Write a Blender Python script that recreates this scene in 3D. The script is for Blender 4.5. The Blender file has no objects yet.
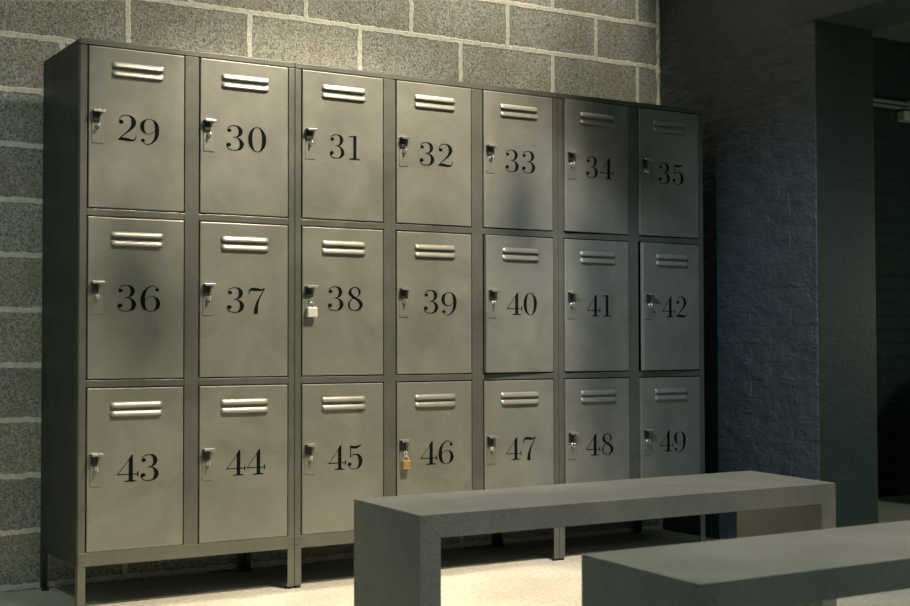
import bpy, bmesh, math, random
from mathutils import Vector, Matrix
random.seed(7)
S = bpy.context.scene
COL = S.collection

# ---------------------------------------------------------------- camera
yaw, pit, rol, F = .5539, .0299, -.0023, 1363.22
fw = Vector((math.sin(yaw)*math.cos(pit), math.cos(yaw)*math.cos(pit), math.sin(pit)))
rt = Vector((math.cos(yaw), -math.sin(yaw), 0)); up = rt.cross(fw)
r2 = rt*math.cos(rol)+up*math.sin(rol); u2 = -rt*math.sin(rol)+up*math.cos(rol)
cd = bpy.data.cameras.new('camera'); cam = bpy.data.objects.new('camera', cd); COL.objects.link(cam)
M = Matrix((r2, u2, -fw)).transposed().to_4x4(); M.translation = Vector((-1.2447, -4.2556, .8308))
cam.matrix_world = M
cd.sensor_width = 36; cd.lens = 36*F/910; cd.clip_start = .05; cd.clip_end = 100
cd.dof.use_dof = True; cd.dof.focus_distance = 4.9; cd.dof.aperture_fstop = 7
S.camera = cam

# ---------------------------------------------------------------- world, lights, exposure
w = bpy.data.worlds.new('world'); S.world = w; w.use_nodes = True
bg = w.node_tree.nodes['Background']
bg.inputs[0].default_value = (.46, .86, .74, 1); bg.inputs[1].default_value = .15

def spot(name, loc, tgt, col, energy, size, blend, radius):
    l = bpy.data.lights.new(name, 'SPOT'); l.color = col; l.energy = energy
    l.spot_size = math.radians(size); l.spot_blend = blend; l.shadow_soft_size = radius
    o = bpy.data.objects.new(name, l); COL.objects.link(o); o.location = loc
    o.rotation_euler = (Vector(tgt)-Vector(loc)).to_track_quat('-Z', 'Y').to_euler()
    return o
wn = w.node_tree.nodes; wl = w.node_tree.links
wt = wn.new('ShaderNodeTexCoord'); wsx = wn.new('ShaderNodeSeparateXYZ'); wr = wn.new('ShaderNodeValToRGB')
wl.new(wt.outputs['Generated'], wsx.inputs[0]); wl.new(wsx.outputs[2], wr.inputs[0]); wl.new(wr.outputs[0], bg.inputs[0])
for q, (p_, k_) in zip(wr.color_ramp.elements, ((0.0, .22), (.8, 2.1))): q.position = p_; q.color = (.50*k_, .84*k_, .76*k_, 1)
# warm and cool ceiling spots, plus added fill lights
spot('warm_ceiling_spot', (1.55, -1.8, 3.7), (.88, 0, .78), (1, .88, .68), 850, 48, .7, .11)
spot('warm_bench_spot', (1.5, -2.7, 3.6), (1.1, -1.75, .4), (1, .87, .68), 300, 60, .85, .04)
spot('wall_washer', (2.1, .05, 3.9), (.95, .46, 2.05), (1, .88, .70), 480, 76, .8, .03)
spot('wall_washer', (2.2, .03, 3.9), (2.33, .46, 2.2), (1, .88, .70), 230, 30, .9, .05)  # added second washer so the right-hand blocks are lit
spot('left_wall_fill', (-1.3, -1.6, 3.1), (-.4, .46, .95), (.94, 1, .93), 62, 40, .8, .05)  # added fill for the blocks left of the lockers
spot('pier_fill', (3.0, -3.4, 3.2), (2.98, -.49, .65), (1, .92, .70), 34, 18, 1, .05)  # added fill to brighten the pier face
spot('cool_ceiling_spot', (.55, -1.15, 2.45), (2.55, -.35, .6), (.64, .80, 1), 185, 54, .9, .03)
pl = bpy.data.lights.new('far_room_fill', 'POINT'); pl.energy = 12; pl.color = (.9, 1, .8); pl.shadow_soft_size = .1  # added fill, no known lamp; lifts the far wall and ceiling
po = bpy.data.objects.new('far_room_fill', pl); COL.objects.link(po); po.location = (4.3, -.9, 1.05)
al = bpy.data.lights.new('front_fill', 'AREA'); al.shape = 'RECTANGLE'; al.size = 1.2; al.size_y = 1.2; al.energy = 6; al.color = (1, .95, .85)  # added soft fill from the camera side for the bench fronts
ao = bpy.data.objects.new('front_fill', al); COL.objects.link(ao); ao.location = (1.6, -5.2, 3.0)
ao.rotation_euler = (Vector((.9, -1.2, .3))-ao.location).to_track_quat('-Z', 'Y').to_euler()
vs = S.view_settings
vs.view_transform = 'Standard'; vs.look = 'None'; vs.gamma = 1; vs.use_curve_mapping = False
vs.exposure = 0.0

# ---------------------------------------------------------------- material helpers
def mat(name):
    m = bpy.data.materials.new(name); m.use_nodes = True
    return m, m.node_tree.nodes, m.node_tree.links, m.node_tree.nodes['Principled BSDF']
def nd(n, t, **k):
    x = n.new(t)
    for a, b in k.items():
        if a in x.inputs.keys(): x.inputs[a].default_value = b
        else: setattr(x, a, b)
    return x
def coords(n, l, scale=(1, 1, 1), src='Object', rand=True):
    tc = nd(n, 'ShaderNodeTexCoord'); mp = nd(n, 'ShaderNodeMapping'); mp.inputs['Scale'].default_value = scale
    if src == 'World':
        g = nd(n, 'ShaderNodeNewGeometry'); l.new(g.outputs['Position'], mp.inputs['Vector'])
    else: l.new(tc.outputs[src], mp.inputs['Vector'])
    return mp.outputs[0]
def noise(n, l, vec, scale, detail=4, rough=.55, dist=0):
    x = nd(n, 'ShaderNodeTexNoise'); x.inputs['Scale'].default_value = scale; x.inputs['Detail'].default_value = detail
    x.inputs['Roughness'].default_value = rough; x.inputs['Distortion'].default_value = dist
    l.new(vec, x.inputs['Vector']); return x.outputs['Fac']
def ramp(n, l, fac, stops):
    r = nd(n, 'ShaderNodeValToRGB'); e = r.color_ramp.elements
    while len(e) < len(stops): e.new(.5)
    for q, (p, c) in zip(e, stops):
        q.position = p; q.color = (*c, 1) if len(c) == 3 else c
    l.new(fac, r.inputs[0]); return r.outputs[0]
def mix(n, l, fac, a, b, mode='MIX'):
    x = nd(n, 'ShaderNodeMix', data_type='RGBA', blend_type=mode)
    for s, v in ((0, fac), (6, a), (7, b)):
        if hasattr(v, 'links'): l.new(v, x.inputs[s])
        else: x.inputs[s].default_value = v if s == 0 else (*v, 1)
    return x.outputs[2]
def mathn(n, l, op, a, b=0.0):
    x = nd(n, 'ShaderNodeMath', operation=op)
    for s, v in ((0, a), (1, b)):
        if hasattr(v, 'links'): l.new(v, x.inputs[s])
        else: x.inputs[s].default_value = v
    return x.outputs[0]
def bump(n, l, bs, h, strength, dist):
    b = nd(n, 'ShaderNodeBump'); b.inputs['Strength'].default_value = strength; b.inputs['Distance'].default_value = dist
    l.new(h, b.inputs['Height']); l.new(b.outputs[0], bs.inputs['Normal']); return b

def steel(name, base, metallic, rough, var=.12, rust=0):
    m, n, l, bs = mat(name)
    v = coords(n, l, (1, 1, 1), 'World')
    big = noise(n, l, v, 5, 5, .6, .6)
    d = tuple(c*(1-var) for c in base); h = tuple(min(1, c*(1+var)) for c in base)
    c = ramp(n, l, big, [(.3, d), (.7, h)])
    v2 = coords(n, l, (6, 6, 120), 'World')
    br = noise(n, l, v2, 6, 3)
    c = mix(n, l, .14, c, ramp(n, l, br, [(.3, (.25, .25, .25)), (.7, (.8, .8, .78))]), 'OVERLAY')
    if rust:
        f = noise(n, l, v, 17, 4, .6)
        c = mix(n, l, ramp(n, l, f, [(.66, (0, 0, 0)), (.78, (rust, rust, rust))]), c, (.42, .28, .13))
    l.new(c, bs.inputs['Base Color']); bs.inputs['Metallic'].default_value = metallic
    rr = ramp(n, l, noise(n, l, v, 9, 5, .6), [(.3, (rough-.05,)*3), (.7, (rough+.07,)*3)])
    l.new(rr, bs.inputs['Roughness'])
    bump(n, l, bs, noise(n, l, v, 7, 2), .12, .01)
    return m
DOOR = steel('raw_steel_door', (.25, .245, .215), .45, .42, .16)
FRAME = steel('raw_steel_frame', (.165, .168, .145), .6, .40, .18, .5)
SHADED = steel('shaded_steel', (.026, .040, .033), .2, .5, .10)  # near-black green: shade of the unlit side and underside put into the colour
BRIGHT = steel('bright_steel', (.62, .60, .55), .8, .28, .05)
PLATE = steel('lock_plate_steel', (.30, .29, .25), .6, .38, .08)
def plain(name, col, rough=.5, metallic=0.0, nz=.1, sc=40):
    m, n, l, bs = mat(name)
    c = ramp(n, l, noise(n, l, coords(n, l), sc, 3), [(.3, tuple(x*(1-nz) for x in col)), (.7, tuple(min(1, x*(1+nz)) for x in col))])
    l.new(c, bs.inputs['Base Color']); bs.inputs['Roughness'].default_value = rough; bs.inputs['Metallic'].default_value = metallic
    return m
INK = plain('black_number_paint', (.004, .007, .006), .9); INK.node_tree.nodes['Principled BSDF'].inputs['Specular IOR Level'].default_value = .08
BLACK = plain('black_rubber', (.012, .014, .013), .6)
RIVET = plain('dark_rivet', (.05, .05, .045), .4, .7)
CHROME = plain('padlock_chrome', (.80, .80, .78), .22, .9, .03)
WHITE = plain('padlock_pale_steel', (.82, .80, .76), .32, .35, .03)
BRASS = plain('padlock_brass', (.80, .55, .20), .3, .75, .06)

# concrete block wall
BW, BH, Z0 = .4655, .1872, .013
def block_mat():
    m, n, l, bs = mat('concrete_blocks')
    g = nd(n, 'ShaderNodeNewGeometry'); sx = nd(n, 'ShaderNodeSeparateXYZ'); l.new(g.outputs['Position'], sx.inputs[0])
    cb = nd(n, 'ShaderNodeCombineXYZ')
    wob = noise(n, l, g.outputs['Position'], 38, 4, .65)
    wob2 = noise(n, l, g.outputs['Position'], 4, 2)
    wx = mathn(n, l, 'MULTIPLY', mathn(n, l, 'SUBTRACT', wob, .5), .014)
    wz = mathn(n, l, 'ADD', mathn(n, l, 'MULTIPLY', mathn(n, l, 'SUBTRACT', wob, .5), .018), mathn(n, l, 'MULTIPLY', mathn(n, l, 'SUBTRACT', wob2, .5), .012))
    l.new(mathn(n, l, 'ADD', mathn(n, l, 'ADD', sx.outputs[0], wx), -.304+BW/2), cb.inputs[0])
    l.new(mathn(n, l, 'ADD', mathn(n, l, 'ADD', sx.outputs[2], wz), -Z0), cb.inputs[1])
    b = nd(n, 'ShaderNodeTexBrick', offset=.5, offset_frequency=2, squash=1.0, squash_frequency=1)
    l.new(cb.outputs[0], b.inputs['Vector'])
    for k, v in (('Scale', 1), ('Mortar Size', .0112), ('Mortar Smooth', .25), ('Brick Width', BW), ('Row Height', BH), ('Bias', 0)): b.inputs[k].default_value = v
    b.inputs['Color1'].default_value = (.80, .80, .80, 1); b.inputs['Color2'].default_value = (1.0, .98, .92, 1); b.inputs['Mortar'].default_value = (1, 1, 1, 1)
    P = g.outputs['Position']
    fine = noise(n, l, P, 140, 3, .8); mid = noise(n, l, P, 8, 3)
    blk = ramp(n, l, fine, [(.33, (.07, .075, .066)), (.44, (.26, .266, .24)), (.54, (.42, .42, .38)), (.68, (.64, .645, .59))])
    blk = mix(n, l, 1, blk, b.outputs['Color'], 'MULTIPLY')
    blk = mix(n, l, ramp(n, l, mid, [(.45, (0, 0, 0)), (.75, (.5, .5, .5))]), blk, (.27, .215, .12))
    mo = ramp(n, l, noise(n, l, P, 70, 4, .6), [(.3, (.56, .54, .46)), (.65, (.80, .78, .68))])
    c = mix(n, l, b.outputs['Fac'], blk, mo)
    l.new(c, bs.inputs['Base Color']); bs.inputs['Roughness'].default_value = .9
    h = mathn(n, l, 'ADD', mathn(n, l, 'MULTIPLY', b.outputs['Fac'], .7), mathn(n, l, 'MULTIPLY', fine, .55))
    bump(n, l, bs, h, .8, .006)
    return m
BLOCK = block_mat()

# painted brick wall (dark)
def painted(name, col, brick_amt, lump, rough, horiz='y'):
    m, n, l, bs = mat(name)
    g = nd(n, 'ShaderNodeNewGeometry'); P = g.outputs['Position']; sx = nd(n, 'ShaderNodeSeparateXYZ'); l.new(P, sx.inputs[0])
    wob = mathn(n, l, 'MULTIPLY', mathn(n, l, 'SUBTRACT', noise(n, l, P, 9, 4), .5), .05)
    cb = nd(n, 'ShaderNodeCombineXYZ')
    l.new(mathn(n, l, 'ADD', sx.outputs[1 if horiz == 'y' else 0], wob), cb.inputs[0]); l.new(mathn(n, l, 'ADD', sx.outputs[2], wob), cb.inputs[1])
    b = nd(n, 'ShaderNodeTexBrick', offset=.5, offset_frequency=2); l.new(cb.outputs[0], b.inputs['Vector'])
    for k, v in (('Scale', 1), ('Mortar Size', .005), ('Mortar Smooth', 1.0), ('Brick Width', .225), ('Row Height', .075)): b.inputs[k].default_value = v
    v2 = coords(n, l, (1, 1, 2.2), 'World')
    big = noise(n, l, v2, 9, 6, .6, .12); fine = noise(n, l, P, 60, 4, .7)
    vo = nd(n, 'ShaderNodeTexVoronoi', feature='SMOOTH_F1'); vo.inputs['Scale'].default_value = 11; l.new(v2, vo.inputs['Vector'])
    h = mathn(n, l, 'SUBTRACT', mathn(n, l, 'ADD', mathn(n, l, 'MULTIPLY', big, 1.6*lump), mathn(n, l, 'MULTIPLY', fine, .35)),
              mathn(n, l, 'MULTIPLY', mathn(n, l, 'MULTIPLY', b.outputs['Fac'], noise(n, l, P, 4, 2)), brick_amt))
    h = mathn(n, l, 'ADD', h, mathn(n, l, 'MULTIPLY', vo.outputs['Distance'], .3*lump))
    bump(n, l, bs, h, 1.0, .009)
    c = ramp(n, l, big, [(.3, tuple(x*.85 for x in col)), (.7, tuple(x*1.2 for x in col))])
    l.new(c, bs.inputs['Base Color']); bs.inputs['Roughness'].default_value = rough
    return m
DARKWALL = painted('dark_painted_brick', (.034, .044, .047), .35, 1.8, .34)
PIER = painted('dark_painted_pier', (.034, .047, .039), .0, .22, .6, 'x')
FARWALL = painted('dark_green_brick', (.022, .038, .030), .8, .7, .5, 'x')
DCEIL = plain('grey_plaster', (.16, .17, .13), .9)

def floor_mat():
    m, n, l, bs = mat('pale_screed'); v = coords(n, l, (1, 1, 1), 'World')
    c = ramp(n, l, noise(n, l, v, 60, 6, .7), [(.3, (.40, .37, .30)), (.52, (.60, .56, .47)), (.72, (.72, .69, .60))])
    c2 = ramp(n, l, noise(n, l, v, 2.5, 4), [(.3, (.72, .70, .66)), (.7, (1, 1, 1))])
    c = mix(n, l, 1, c, c2, 'MULTIPLY')
    l.new(c, bs.inputs['Base Color']); bs.inputs['Roughness'].default_value = .75
    bump(n, l, bs, noise(n, l, v, 90, 4), .3, .003); return m
FLOOR = floor_mat()
def bench_mat(name, a, b_):
    m, n, l, bs = mat(name); v = coords(n, l, (1, 1, 1), 'World')
    f = noise(n, l, v, 240, 4, .7); g = noise(n, l, v, 6, 5, .6)
    c = ramp(n, l, f, [(.28, a), (.72, b_)])
    c = mix(n, l, 1, c, ramp(n, l, g, [(.3, (.72, .72, .71)), (.7, (1, 1, 1))]), 'MULTIPLY')
    l.new(c, bs.inputs['Base Color']); bs.inputs['Roughness'].default_value = .62
    bump(n, l, bs, f, .25, .002); return m
CONC = bench_mat('grey_concrete', (.16, .168, .163), (.33, .338, .325))

# ---------------------------------------------------------------- mesh helpers
def bm_box(bm, x0, x1, y0, y1, z0, z1):
    vs_ = [bm.verts.new((x, y, z)) for x in (x0, x1) for y in (y0, y1) for z in (z0, z1)]
    for f in ((0, 1, 3, 2), (4, 6, 7, 5), (0, 4, 5, 1), (2, 3, 7, 6), (0, 2, 6, 4), (1, 5, 7, 3)):
        bm.faces.new([vs_[i] for i in f])
def bm_tube(bm, path, r, seg=10, closed=False):
    n_ = len(path); rings = []
    for i, p in enumerate(path):
        p = Vector(p)
        a = Vector(path[(i-1) % n_]) if closed or i > 0 else p
        b = Vector(path[(i+1) % n_]) if closed or i < n_-1 else p
        t = (b-a).normalized(); u = t.cross(Vector((0, 0, 1)))
        if u.length < .2: u = t.cross(Vector((0, 1, 0)))
        if u.length < .2: u = t.cross(Vector((1, 0, 0)))
        u.normalize(); v = t.cross(u)
        if rings:                                           # keep the frame from flipping
            pu = rings[-1][1]; u = (pu-t*pu.dot(t)).normalized(); v = t.cross(u)
        rings.append(([bm.verts.new(p+(u*math.cos(k*2*math.pi/seg)+v*math.sin(k*2*math.pi/seg))*r) for k in range(seg)], u))
    for i in range(n_ if closed else n_-1):
        A = rings[i][0]; B = rings[(i+1) % n_][0]
        for k in range(seg): bm.faces.new((A[k], A[(k+1) % seg], B[(k+1) % seg], B[k]))
    if not closed: bm.faces.new(rings[0][0][::-1]); bm.faces.new(rings[-1][0])
def bm_cyl(bm, a, b, r, seg=20): bm_tube(bm, [a, b], r, seg)
def obj(name, bm, m, parent=None, loc=(0, 0, 0), bevel=0, smooth=False, segs=2):
    bmesh.ops.recalc_face_normals(bm, faces=bm.faces[:])
    me = bpy.data.meshes.new(name); bm.to_mesh(me); bm.free()
    me.materials.append(m)
    if smooth:
        for p in me.polygons: p.use_smooth = True
    o = bpy.data.objects.new(name, me); COL.objects.link(o); o.location = loc
    if parent: o.parent = parent
    if bevel:
        b = o.modifiers.new('bevel', 'BEVEL'); b.width = bevel; b.segments = segs; b.limit_method = 'ANGLE'; b.angle_limit = .6
    return o
def boxes(name, bl, m, parent=None, loc=(0, 0, 0), bevel=0):
    bm = bmesh.new()
    for b in bl: bm_box(bm, *b)
    return obj(name, bm, m, parent, loc, bevel)
def struct(o, label=None):
    o['kind'] = 'structure'
    if label: o['label'] = label
    return o
def empty(name, loc, label, cat, group=None):
    o = bpy.data.objects.new(name, None); COL.objects.link(o); o.location = loc; o.empty_display_size = .1
    o['label'] = label; o['category'] = cat
    if group: o['group'] = group
    return o
def tag(o, label, cat, group=None):
    o['label'] = label; o['category'] = cat
    if group: o['group'] = group
    return o

# ---------------------------------------------------------------- the setting
WX = 2.755; WY = .46; PY = -.480; PX = 3.087; ZB = 2.098
struct(boxes('floor', [(-4, 7, -6.5, 1.3, -.1, 0)], FLOOR), 'pale beige screed floor')
struct(boxes('wall_back', [(-1.8, WX, WY, WY+.2, 0, 3.9)], BLOCK), 'grey concrete block wall with raised pale mortar joints')
# mortar fillet in the corner
def fillet():
    bm = bmesh.new(); pr = None; z = 0
    while z < 3.9:
        a = .013+random.uniform(-.004, .004); d = .006+random.uniform(0, .005)
        ring = [bm.verts.new(q) for q in ((WX-a, WY, z), (WX-a*.6, WY-d, z), (WX, WY-d, z))]
        if pr:
            for i in range(2): bm.faces.new((pr[i], pr[i+1], ring[i+1], ring[i]))
        pr = ring; z += .022
    return bm
MORT = plain('pale_mortar', (.56, .53, .44), .9, 0, .2, 60)
struct(obj('trim_1', fillet(), MORT), 'rough pale mortar run down the corner of the block wall')

def right_wall():
    bm = bmesh.new()
    bm_box(bm, WX, PX, PY, WY+.2, 0, 3.9)
    return bm
o = obj('wall_right', right_wall(), DARKWALL, None, (0, 0, 0), .007); struct(o, 'dark blue-green painted brick wall beside the lockers')
o.data.materials.append(PIER)
for p in o.data.polygons:
    if p.normal.y < -.5: p.material_index = 1
# beam over the opening, slightly proud of the wall, its near end feathered into it
bm = bmesh.new()
ys = [-6, PY, -.335, -.30]; 
def prof(y, off): return [(WX-off, y, ZB), (WX-off, y, 3.9), (PX, y, 3.9), (PX, y, ZB)]
rings = [[bm.verts.new(q) for q in prof(-6, .007)], [bm.verts.new(q) for q in prof(PY, .007)]]
for k in range(4): bm.faces.new((rings[0][k], rings[0][(k+1) % 4], rings[1][(k+1) % 4], rings[1][k]))
bm.faces.new(rings[0]); bm.faces.new(rings[1])
vv = [bm.verts.new(q) for q in ((WX-.007, PY, ZB), (WX-.007, PY, 3.9), (WX+.0005, -.325, 3.9), (WX+.0005, -.325, ZB), (WX+.004, PY, ZB), (WX+.004, -.325, ZB))]
bm.faces.new(vv[:4]); bm.faces.new((vv[0], vv[3], vv[5], vv[4]))
struct(obj('trim_2', bm, plain('dark_painted_beam', (.026, .040, .036), .6), None), 'dark painted beam over the opening')

# the room beyond the opening
FY = .80; FZ = 2.49
struct(boxes('wall_far', [(PX, 7, FY, FY+.15, 0, 2.7)], FARWALL), 'dark green painted brick wall seen through the opening')
struct(boxes('ceiling', [(PX, 7, -3.5, FY, FZ, FZ+.1)], DCEIL), 'grey ceiling of the room beyond the opening')
# conduit on the far wall, two dark parallel metal tubes with clips
root = empty('metal_conduit', (4.45, FY, 2.13), 'ribbed grey metal conduit high on the dark wall beyond the opening', 'pipe')
bm = bmesh.new()
def ribbed(zc):
    x = -.25
    pts = []
    while x < 1.6: pts.append((x, -.022, zc)); x += .02
    return pts
bm_tube(bm, ribbed(.012), .011, 8); bm_tube(bm, ribbed(-.014), .011, 8)
GALV = plain('galvanised_steel', (.50, .54, .50), .35, .7, .2, 90)
obj('pipe', bm, GALV, root)
for cxp in (-.1, .35, .8): boxes('clip', [(cxp-.01, cxp+.01, -.036, 0, -.032, .03)], GALV, root, (0, 0, 0), .002)
# small emergency style fitting under the conduit
root = empty('wall_light', (4.83, FY, 2.07), 'small pale box fitting on the dark wall under the metal conduit', 'light')
boxes('housing', [(-.10, .12, -.06, 0, -.028, .028)], plain('cream_plastic', (.55, .52, .40), .5), root, (0, 0, 0), .008)
boxes('sensor', [(-.012, .012, -.05, -.03, -.042, -.026)], BLACK, root, (0, 0, 0), .003)
# dark tub chair in the room beyond
def tub_chair():
    root = empty('armchair', (4.88, .22, 0), 'black round-backed armchair in the dark room beyond the opening', 'chair')
    FAB = plain('black_upholstery', (.006, .010, .009), .75); PIPE = plain('pale_piping', (.25, .27, .25), .6)
    bm = bmesh.new(); outer = []; inner = []
    N = 28; W_ = .46
    pts = []
    for k in range(N+1):
        a = math.pi*k/N; pts.append((-W_*math.cos(a), .12+.60*math.sin(a)**.75))
    f = [bm.verts.new((x, .22, z)) for x, z in pts]; b = [bm.verts.new((x, .33, z)) for x, z in pts]
    fb = [bm.verts.new((pts[0][0], .22, .05)), bm.verts.new((pts[-1][0], .22, .05))]; bb = [bm.verts.new((pts[0][0], .33, .05)), bm.verts.new((pts[-1][0], .33, .05))]
    F_ = [fb[0]]+f+[fb[1]]; B_ = [bb[0]]+b+[bb[1]]
    bm.faces.new(F_); bm.faces.new(B_[::-1])
    for k in range(len(F_)): bm.faces.new((F_[k], F_[(k+1) % len(F_)], B_[(k+1) % len(F_)], B_[k]))
    obj('backrest', bm, FAB, root, (0, 0, 0), .02)
    boxes('seat', [(-.36, .36, -.33, .215, .12, .44)], FAB, root, (0, 0, 0), .03)
    for s in (-1, 1): boxes('arm', [(s*.41-.045, s*.41+.045, -.33, .215, .05, .455)], FAB, root, (0, 0, 0), .03)
    bm = bmesh.new(); bm_tube(bm, [(-.35, -.334, .43), (-.1, -.336, .432), (.1, -.336, .432), (.35, -.334, .43)], .005, 8)
    obj('piping', bm, PIPE, root)
    for sx in (-.36, .36):
        for sy in (-.27, .2):
            bm = bmesh.new(); bm_cyl(bm, (sx, sy, 0), (sx, sy, .122), .018); obj('leg', bm, BLACK, root)
tub_chair()

# ---------------------------------------------------------------- numerals: Didone style strokes
def smooth_path(pts, n_=10):
    P = [Vector(p) for p in pts]; P = [P[0]*2-P[1]]+P+[P[-1]*2-P[-2]]; out = []
    for i in range(1, len(P)-2):
        a, b, c, d = P[i-1:i+3]
        for k in range(n_):
            t = k/n_
            out.append(.5*((2*b)+(c-a)*t+(2*a-5*b+4*c-d)*t*t+(3*b-a-3*c+d)*t**3))
    out.append(P[-2]); return out
THIN = .026
def stroke(*pts): return ('s', pts)        # points (x, y, width)
def poly(*pts): return ('p', pts)
def ball(x, y, r): return ('b', (x, y, r))
T = THIN; K = .165
SIXL = [(.565, .80, .05), (.50, .93, T), (.38, .985, T+.01), (.24, .90, .06), (.12, .70, .12), (.085, .40, .155), (.13, .15, .12), (.24, .03, .04), (.33, .005, T), (.45, .05, .05), (.545, .17, .13), (.565, .31, .15), (.53, .47, .11), (.42, .57, .035), (.34, .58, T), (.22, .52, T), (.15, .42, T)]
SIX = [stroke(*SIXL), ball(.535, .835, .062)]
def rot(gl):
    o_ = []
    for t, d in gl:
        if t == 's': o_.append(('s', tuple((.64-x, .96-y, w_) for x, y, w_ in d)))
        elif t == 'b': o_.append(('b', (.64-d[0], .96-d[1], d[2])))
        else: o_.append(('p', tuple((.64-x, .96-y) for x, y in d)))
    return o_
G = {
 '0': [stroke((.32, .985, T), (.22, .95, .05), (.12, .76, .125), (.09, .50, .155), (.12, .24, .125), (.22, .05, .05), (.32, .015, T), (.42, .05, .05), (.52, .24, .125), (.55, .50, .155), (.52, .76, .125), (.42, .95, .05), (.32, .985, T))],
 '1': [poly((.27, .02), (.41, .02), (.41, 1.0), (.36, 1.0), (.27, .955)), poly((.10, 0), (.58, 0), (.58, .032), (.44, .055), (.23, .055), (.10, .032)), poly((.08, .93), (.36, .955), (.36, 1.0), (.08, .96))],
 '2': [ball(.135, .72, .075), stroke((.085, .72, .03), (.09, .84, T), (.17, .945, T+.01), (.30, .985, .035), (.44, .94, .09), (.525, .80, .155), (.52, .64, .15), (.43, .47, .09), (.28, .30, .05), (.13, .14, .04), (.06, .03, .035)),
       stroke((.05, .05, .07), (.16, .075, .12), (.30, .065, .125), (.43, .045, .10), (.53, .06, .07), (.59, .13, .035), (.61, .25, T))],
 '3': [ball(.125, .785, .070), stroke((.075, .79, .03), (.09, .89, T), (.19, .965, T+.01), (.31, .985, .035), (.43, .935, .10), (.495, .80, .15), (.47, .65, .12), (.38, .55, .05), (.25, .515, T)),
       stroke((.25, .515, T), (.36, .51, .035), (.47, .44, .09), (.535, .28, .16), (.49, .11, .12), (.38, .025, .045), (.26, .01, T+.01), (.13, .04, T+.01), (.05, .14, T+.01), (.055, .22, .03)), ball(.105, .215, .078)],
 '4': [poly((.375, .03), (.505, .03), (.505, 1.0), (.46, 1.0), (.375, .86)), stroke((.475, .985, T), (.25, .63, T), (.02, .285, T)), poly((.0, .265), (.68, .265), (.68, .30), (.0, .30)),
       poly((.645, .20), (.685, .18), (.685, .40), (.645, .36)), poly((.24, 0), (.63, 0), (.63, .03), (.53, .055), (.34, .055), (.24, .03))],
 '5': [poly((.12, .50), (.15, .50), (.16, .97), (.12, .97)), stroke((.14, .93, .09), (.26, .90, .12), (.38, .90, .11), (.47, .94, .08), (.56, .995, .03)),
       stroke((.135, .50, T), (.22, .58, T), (.33, .605, .04), (.46, .55, .11), (.535, .34, .165), (.49, .13, .12), (.39, .03, .045), (.26, .005, T), (.13, .04, T), (.05, .15, T), (.055, .22, .03)), ball(.105, .205, .074)],
 '6': SIX, '9': rot(SIX),
 '7': [stroke((.04, .72, T), (.06, .83, .04), (.10, .91, .08), (.18, .935, .125), (.34, .925, .12), (.47, .91, .08), (.585, .97, .04)), stroke((.60, .985, T), (.50, .78, .04), (.38, .52, .07), (.31, .26, .12), (.29, .02, .155), (.29, -.05, .13))],
 '8': [stroke((.33, .545, .05), (.20, .62, .12), (.125, .76, .135), (.18, .91, .07), (.31, .985, T+.01), (.43, .93, .055), (.495, .78, .085), (.45, .64, .045), (.35, .55, T), (.22, .50, T+.01), (.12, .40, .05), (.085, .25, .075), (.13, .09, .055), (.30, .015, T), (.46, .07, .08), (.55, .24, .15), (.47, .41, .14), (.33, .52, .10), (.22, .60, .11))],
}
def glyph(bm, ch, x0, z0, h, sx):
    y0, y1 = -.0037, -.0029
    def prism(pts):
        if sum(a[0]*b[1]-b[0]*a[1] for a, b in zip(pts, pts[1:]+pts[:1])) < 0: pts = pts[::-1]
        f = [bm.verts.new((x0+x*h*sx, y0, z0+z*h)) for x, z in pts]; b = [bm.verts.new((x0+x*h*sx, y1, z0+z*h)) for x, z in pts]
        bm.faces.new(f); bm.faces.new(b[::-1])
        for k in range(len(f)): bm.faces.new((f[k], b[k], b[(k+1) % len(f)], f[(k+1) % len(f)]))
    for t, d in G[ch]:
        if t == 'p': prism(list(d))
        elif t == 'b': prism([(d[0]+d[2]*math.cos(k*math.pi/8), d[1]+d[2]*math.sin(k*math.pi/8)) for k in range(16)])
        else:
            P = smooth_path([(a, b, c) for a, b, c in d], 6); L, R = [], []
            for i, p in enumerate(P):
                tg = (P[min(i+1, len(P)-1)]-P[max(i-1, 0)]); nx, ny = -tg.y, tg.x; q = math.hypot(nx, ny) or 1
                wd = max(p.z*.92, .022)/2; L.append((p.x+nx/q*wd, p.y+ny/q*wd)); R.append((p.x-nx/q*wd, p.y-ny/q*wd))
            for i in range(len(P)-1):
                q = [(L[i], L[i+1], R[i+1], R[i])][0]
                fr = [bm.verts.new((x0+x*h*sx, y0, z0+z*h)) for x, z in q]; bm.faces.new(fr)
NX = {29: (.096, .232), 30: (.092, .236), 31: (.1056, .2246), 32: (.096, .2365), 33: (.098, .235), 34: (.1044, .2410), 35: (.1016, .2346), 36: (.096, .2375), 37: (.0962, .2332), 38: (.0986, .2356), 39: (.1128, .2518), 40: (.095, .237), 41: (.1054, .2274), 42: (.1046, .2416), 43: (.097, .235), 44: (.0952, .2342), 45: (.1006, .2336), 46: (.0968, .2375), 47: (.096, .233), 48: (.0984, .2344), 49: (.0976, .2366)}
NZ = {29: .003, 38: .0105, 39: .005, 40: .002}
def number(bm, s, x, z, h=.0845):
    """two painted numerals; each stencil was set by hand, so spread and height differ a little"""
    for i, ch in enumerate(s):
        glyph(bm, ch, i*h*.90, z+(-.045*h if ch == '9' else 0), h, 1.24 if ch != '1' else 1.1)
    n = int(s); a, b = NX[n]; xs = [v.co.x for v in bm.verts]; m0, m1 = min(xs), max(xs)
    for v in bm.verts:
        v.co.x = x+a+(v.co.x-m0)/(m1-m0)*(b-a); v.co.z += NZ.get(n, 0)

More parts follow.
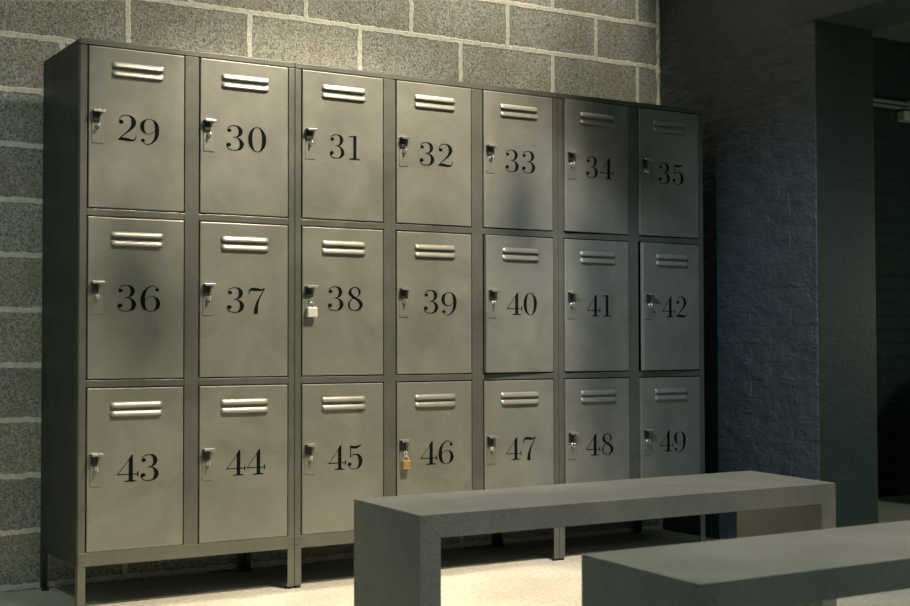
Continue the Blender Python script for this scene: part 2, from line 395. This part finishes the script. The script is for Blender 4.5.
# ---------------------------------------------------------------- lockers
H = 1.8; DW = .3186; E_ = .026; MI = .0532; TT = .0209; DH = .5154; RR = .0271; GP = .0026; DEP = .4349; LEG = .1359
def louvre_bm(cx_, zt):
    bm = bmesh.new(); L = .086; hh = .0185
    prof_ = [(0, 0), (-.0028, -.0016), (-.0058, -.0058), (-.0078, -.0110), (-.0088, -.0155), (-.0088, -.0178), (-.0078, -.0185), (0, -.0185)]
    rows = []
    for k in range(21):
        t = k/20; x = -L+2*L*t
        e_ = min(x+L, L-x); s = math.sqrt(max(0, 1-(1-min(1, e_/.014))**2)); s = max(s, .03)
        if 0 < k < 20 and False: pass
        rows.append((x, s))
    rows = []
    for e_ in (0, .001, .0025, .005, .008, .011, .014): rows.append((-L+e_, max(.03, math.sqrt(max(0, 1-(1-e_/.014)**2)))))
    rows += [(L-e_, s) for (x_, s), e_ in zip(rows[::-1], (.014, .011, .008, .005, .0025, .001, 0))]
    rr = []
    for x, s in rows:
        zs = .55+.45*s
        rr.append([bm.verts.new((cx_+x, -.003+p[0]*s, zt-hh*.5+(p[1]+hh*.5)*zs)) for p in prof_])
    for a, b in zip(rr, rr[1:]):
        for k in range(len(prof_)): bm.faces.new((a[k], a[(k+1) % len(prof_)], b[(k+1) % len(prof_)], b[k]))
    bm.faces.new(rr[0]); bm.faces.new(rr[-1][::-1])
    return bm
def door(num, parent, x, z, open_=0.0, tilt=0.0):
    """x = left edge in the unit, z = bottom; hinge on the right"""
    g = .0014
    bm = bmesh.new(); bm_box(bm, -DW+g, -g, -.003, .015, g, DH-g)
    d = obj('door', bm, DOOR, parent, (x+DW, 0, z), .0022)
    d.rotation_euler = (0, math.radians(tilt), math.radians(open_))
    d['label'] = 'steel door numbered %d' % num
    for k in range(2): obj('louvre', louvre_bm(-DW/2+.001, DH-.045-.0275*k), BRIGHT_L, d, smooth=True)
    xl = -DW
    # lock plate with a pressed edge line at its foot
    boxes('lock_plate', [(xl+.011, xl+.049, -.0052, -.003, DH-.310, DH-.205)], PLATE, d, (0, 0, 0), .001)
    # finger pull: bent flange standing out of the plate, folded lip
    boxes('finger_pull', [(xl+.011, xl+.049, -.026, -.0052, DH-.2085, DH-.2058), (xl+.011, xl+.049, -.0265, -.0245, DH-.2135, DH-.2058)], BRIGHT, d, (0, 0, 0), .0008)
    boxes('pull_shadow', [(xl+.013, xl+.034, -.0115, -.0052, DH-.243, DH-.2085)], BLACK, d, (0, 0, 0), .002)  # black block standing in for the shadow under the finger pull
    bm = bmesh.new(); zc = DH-.256; xc = xl+.030
    bm_cyl(bm, (xc, -.0052, zc+.002), (xc, -.011, zc+.002), .0075, 16)
    path = [(xc, -.010, zc+.009)]+[(xc, -.015-.007*math.sin(a), zc+.001+.008*math.cos(a)) for a in [math.pi*k/8 for k in range(9)]]+[(xc, -.010, zc-.007)]
    bm_tube(bm, path, .0021, 8)
    obj('staple', bm, BRIGHT, d, smooth=True)
    bm = bmesh.new()
    number(bm, str(num), xl, DH-.300)
    o_ = obj('door_number', bm, INK, d); o_['label'] = 'black serif numeral %d' % num
    return d
BRIGHT_L = steel('louvre_steel', (.32, .31, .27), .5, .36, .05)
AJAR = {42: (4.0, 0), 40: (2.4, .1), 34: (1.2, 0.1), 35: (.9, 0), 41: (.5, 0), 29: (.0, 0.0), 48: (.6, 0), 49: (.9, 0)}
DOORS = {}
def unit(x0, ncol, firstcol, label):
    U = 2*E_+ncol*DW+(ncol-1)*MI
    r = empty('locker_unit', (x0, 0, 0), label, 'locker', 'steel locker units along the block wall')
    q = .001; sh = .0012
    # front frame: stiles, top rail, mid rails
    bl = []; xs = []; x = q
    cols = []
    x = E_
    for i in range(ncol): cols.append(x); x += DW+MI
    st = [(q, E_-GP)]+[(c+DW+GP, c+DW+MI-GP) for c in cols[:-1]]+[(U-E_+GP, U-q)]
    for a, b in st: bl.append((a, b, 0, .020, LEG+.043, H-TT))
    bl.append((q, U-q, 0, .020, H-TT+GP, H-sh))
    for c in cols:
        for k in (1, 2):
            zt = H-TT-k*DH-(k-1)*RR; bl.append((c-GP, c+DW+GP, 0.0, .020, zt-RR+GP, zt-GP))
    boxes('front_frame', bl, FRAME, r, (0, 0, 0), .0012)
    o_ = boxes('plinth_rail', [(q, U-q, -.0015, .018, LEG, LEG+.043)], FRAME, r, (0, 0, 0), .001)
    for xr, zr in [(.007, .012), (.007, .030), (.021, .014), (.021, .032), (U-.007, .012), (U-.007, .030), (U-.021, .014), (U-.021, .032)]:
        bm = bmesh.new(); bm_cyl(bm, (xr, -.0015, LEG+zr), (xr, -.0027, LEG+zr), .0022, 8); obj('rivet', bm, RIVET, o_)
    boxes('top_panel', [(q, U-q, .0, DEP, H-sh, H)], FRAME, r)
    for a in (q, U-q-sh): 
        o_ = boxes('side_panel', [(a, a+sh, .020, DEP, LEG, H-sh)], SHADED, r)
    boxes('back_panel', [(q+sh, U-q-sh, DEP-sh, DEP, LEG, H-sh)], SHADED, r)
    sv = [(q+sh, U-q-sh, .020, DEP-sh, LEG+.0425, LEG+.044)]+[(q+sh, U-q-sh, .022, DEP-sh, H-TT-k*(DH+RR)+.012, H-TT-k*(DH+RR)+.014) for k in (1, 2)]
    for b_ in sv: boxes('shelf', [b_], SHADED, r)
    for c in cols[:-1]: boxes('partition', [(c+DW+MI/2-.001, c+DW+MI/2+.001, .021, DEP-sh-.001, LEG+.045, H-TT)], SHADED, r)
    for a, s in ((q, 1), (U-q, -1)):
        for yb, sy in ((0, 1), (DEP, -1)):
            bm = bmesh.new()
            bm_box(bm, *sorted((a, a+s*.0245)), *sorted((yb, yb+sy*.002)), .008, LEG)
            bm_box(bm, *sorted((a, a+s*.002)), *sorted((yb+sy*.002, yb+sy*.028)), .008, LEG)
            lg = obj('leg', bm, FRAME if sy > 0 else SHADED, r, (0, 0, 0), .0006)  # rear legs take the dark steel as painted shade under the unit
            bm = bmesh.new(); cxf, cyf = a+s*.014, yb+sy*.013
            bm_cyl(bm, (cxf, cyf, 0), (cxf, cyf, .006), .0125, 16); bm_cyl(bm, (cxf, cyf, .006), (cxf, cyf, .03), .005, 10)
            obj('foot', bm, BLACK, lg)
    for row in range(3):
        for i, c in enumerate(cols):
            num = 29+row*7+firstcol+i; zb = H-TT-row*(DH+RR)-DH
            DOORS[num] = (door(num, r, c, zb, *AJAR.get(num, (0, 0))), x0+c, zb)
    return U
X = 0
X += unit(X, 2, 0, 'left steel locker unit with two columns of doors, 29 and 30 on top')
X += unit(X, 3, 2, 'middle steel locker unit with three columns of doors, 31 to 33 on top')
X += unit(X, 2, 5, 'right steel locker unit with two columns of doors, 34 and 35 on top')

# padlocks
def padlock(num, m, label, bw, bh):
    d, dx, dz = DOORS[num]
    xc = dx+.0275; yc = -.0175; zt = dz+DH-.256
    r = empty('padlock', (xc, yc, zt-.023), label, 'padlock', None)
    boxes('body', [(-bw/2+.003, bw/2+.003, -.0085, .0075, -bh, 0)], m, r, (0, 0, 0), .003)
    bm = bmesh.new(); R_ = .0105
    path = [(-R_+.003, 0, -.004), (-R_+.003, 0, .007)]+[(.003-R_*math.cos(math.pi*k/10), 0, .007+R_*math.sin(math.pi*k/10)) for k in range(1, 10)]+[(R_+.003, 0, .007), (R_+.003, 0, -.004)]
    bm_tube(bm, path, .0026, 10); obj('shackle', bm, CHROME, r, smooth=True)
    return r
padlock(38, WHITE, 'pale silver padlock with steel shackle hanging on door 38', .037, .034)
padlock(46, BRASS, 'small brass padlock with steel shackle hanging on door 46', .029, .029)

# ---------------------------------------------------------------- benches
def bench(label, A, B, C_, D_, z1=.45, t=.0535, tl=.056):
    """A back-left, B front-left, C front-right, D back-right corners of the top"""
    r = empty('bench', (A[0], A[1], 0), label, 'bench', 'concrete benches in front of the lockers')
    V = lambda p: Vector((p[0]-A[0], p[1]-A[1], 0)); a, b, c, d = V(A), V(B), V(C_), V(D_)
    def prism(pts, z0, z1_):
        bm = bmesh.new(); lo = [bm.verts.new((p.x, p.y, z0)) for p in pts]; hi = [bm.verts.new((p.x, p.y, z1_)) for p in pts]
        bm.faces.new(lo[::-1]); bm.faces.new(hi)
        for k in range(4): bm.faces.new((lo[k], lo[(k+1) % 4], hi[(k+1) % 4], hi[k]))
        return bm
    L = (d-a).length; fr = tl/L
    # waterfall bench: seat mitred into the two slab legs
    def mitred(p_out, q_out, p_in, q_in, g):
        bm = bmesh.new()
        vs_ = [bm.verts.new(v) for v in ((p_out.x, p_out.y, 0), (q_out.x, q_out.y, 0), (q_in.x, q_in.y, 0), (p_in.x, p_in.y, 0),
               (p_out.x, p_out.y, z1-g), (q_out.x, q_out.y, z1-g), (q_in.x, q_in.y, z1-t-g), (p_in.x, p_in.y, z1-t-g))]
        for f in ((0, 1, 2, 3), (4, 5, 6, 7), (0, 1, 5, 4), (1, 2, 6, 5), (2, 3, 7, 6), (3, 0, 4, 7)): bm.faces.new([vs_[i] for i in f])
        return bm
    ai, bi = a.lerp(d, fr), b.lerp(c, fr); di, ci = d.lerp(a, fr), c.lerp(b, fr)
    bm = bmesh.new()
    vs_ = [bm.verts.new(v) for v in ((a.x, a.y, z1), (b.x, b.y, z1), (c.x, c.y, z1), (d.x, d.y, z1), (ai.x, ai.y, z1-t), (bi.x, bi.y, z1-t), (ci.x, ci.y, z1-t), (di.x, di.y, z1-t))]
    for f in ((0, 1, 2, 3), (4, 5, 6, 7), (0, 1, 5, 4), (1, 2, 6, 5), (2, 3, 7, 6), (3, 0, 4, 7)): bm.faces.new([vs_[i] for i in f])
    obj('seat', bm, CONC, r, (0, 0, 0), .0008)
    obj('leg', mitred(a, b, ai, bi, .0001), CONC, r, (0, 0, 0), .0008)
    obj('leg', mitred(d, c, di, ci, .0001), CONC, r, (0, 0, 0), .0008)
    return r
bench('grey concrete waterfall bench closer to the lockers, seen end to end', (.313, -1.262), (.285, -1.632), (1.593, -1.634), (1.655, -1.242))
bench('grey concrete waterfall bench nearest the camera, cut off by the right edge', (.252, -2.268), (.221, -2.617), (1.54, -2.617), (1.575, -2.268))

# ---------------------------------------------------------------- added track with unlit cans, out of view, put in to shade the doors
TRK = empty('shade_track', (1.25, -.9, 3.2), 'added black track with three unlit cans, out of view, shading the doors', 'light')
boxes('rail', [(-1.0, 1.0, -.018, .018, -.02, .02)], BLACK, TRK, (0, 0, 0), .003)
for hx in (-.8, .8):
    bm = bmesh.new(); bm_cyl(bm, (hx, 0, .019), (hx, 0, .7), .006, 8); obj('hanger', bm, BLACK, TRK)
def add_shade_can(c, d, r_, hl):
    bm = bmesh.new(); c = Vector(c)-Vector((1.25, -.9, 3.2)); d = Vector(d).normalized()
    bm_cyl(bm, c-d*hl, c+d*hl, r_, 24); o_ = obj('shade_can', bm, BLACK, TRK, (0, 0, 0), .004)
    bm = bmesh.new(); bm_cyl(bm, c+Vector((0, 0, r_*.6)), (c.x, 0, -.02), .006, 8); obj('stem', bm, BLACK, o_)
add_shade_can((1.615, -.9, 2.50), (.1, 0, 1), .045, .045)
add_shade_can((.87, -.9, 2.33), (-.5, 0, 1), .038, .10)
add_shade_can((1.82, -.9, 2.27), (0, 0, 1), .055, .16)
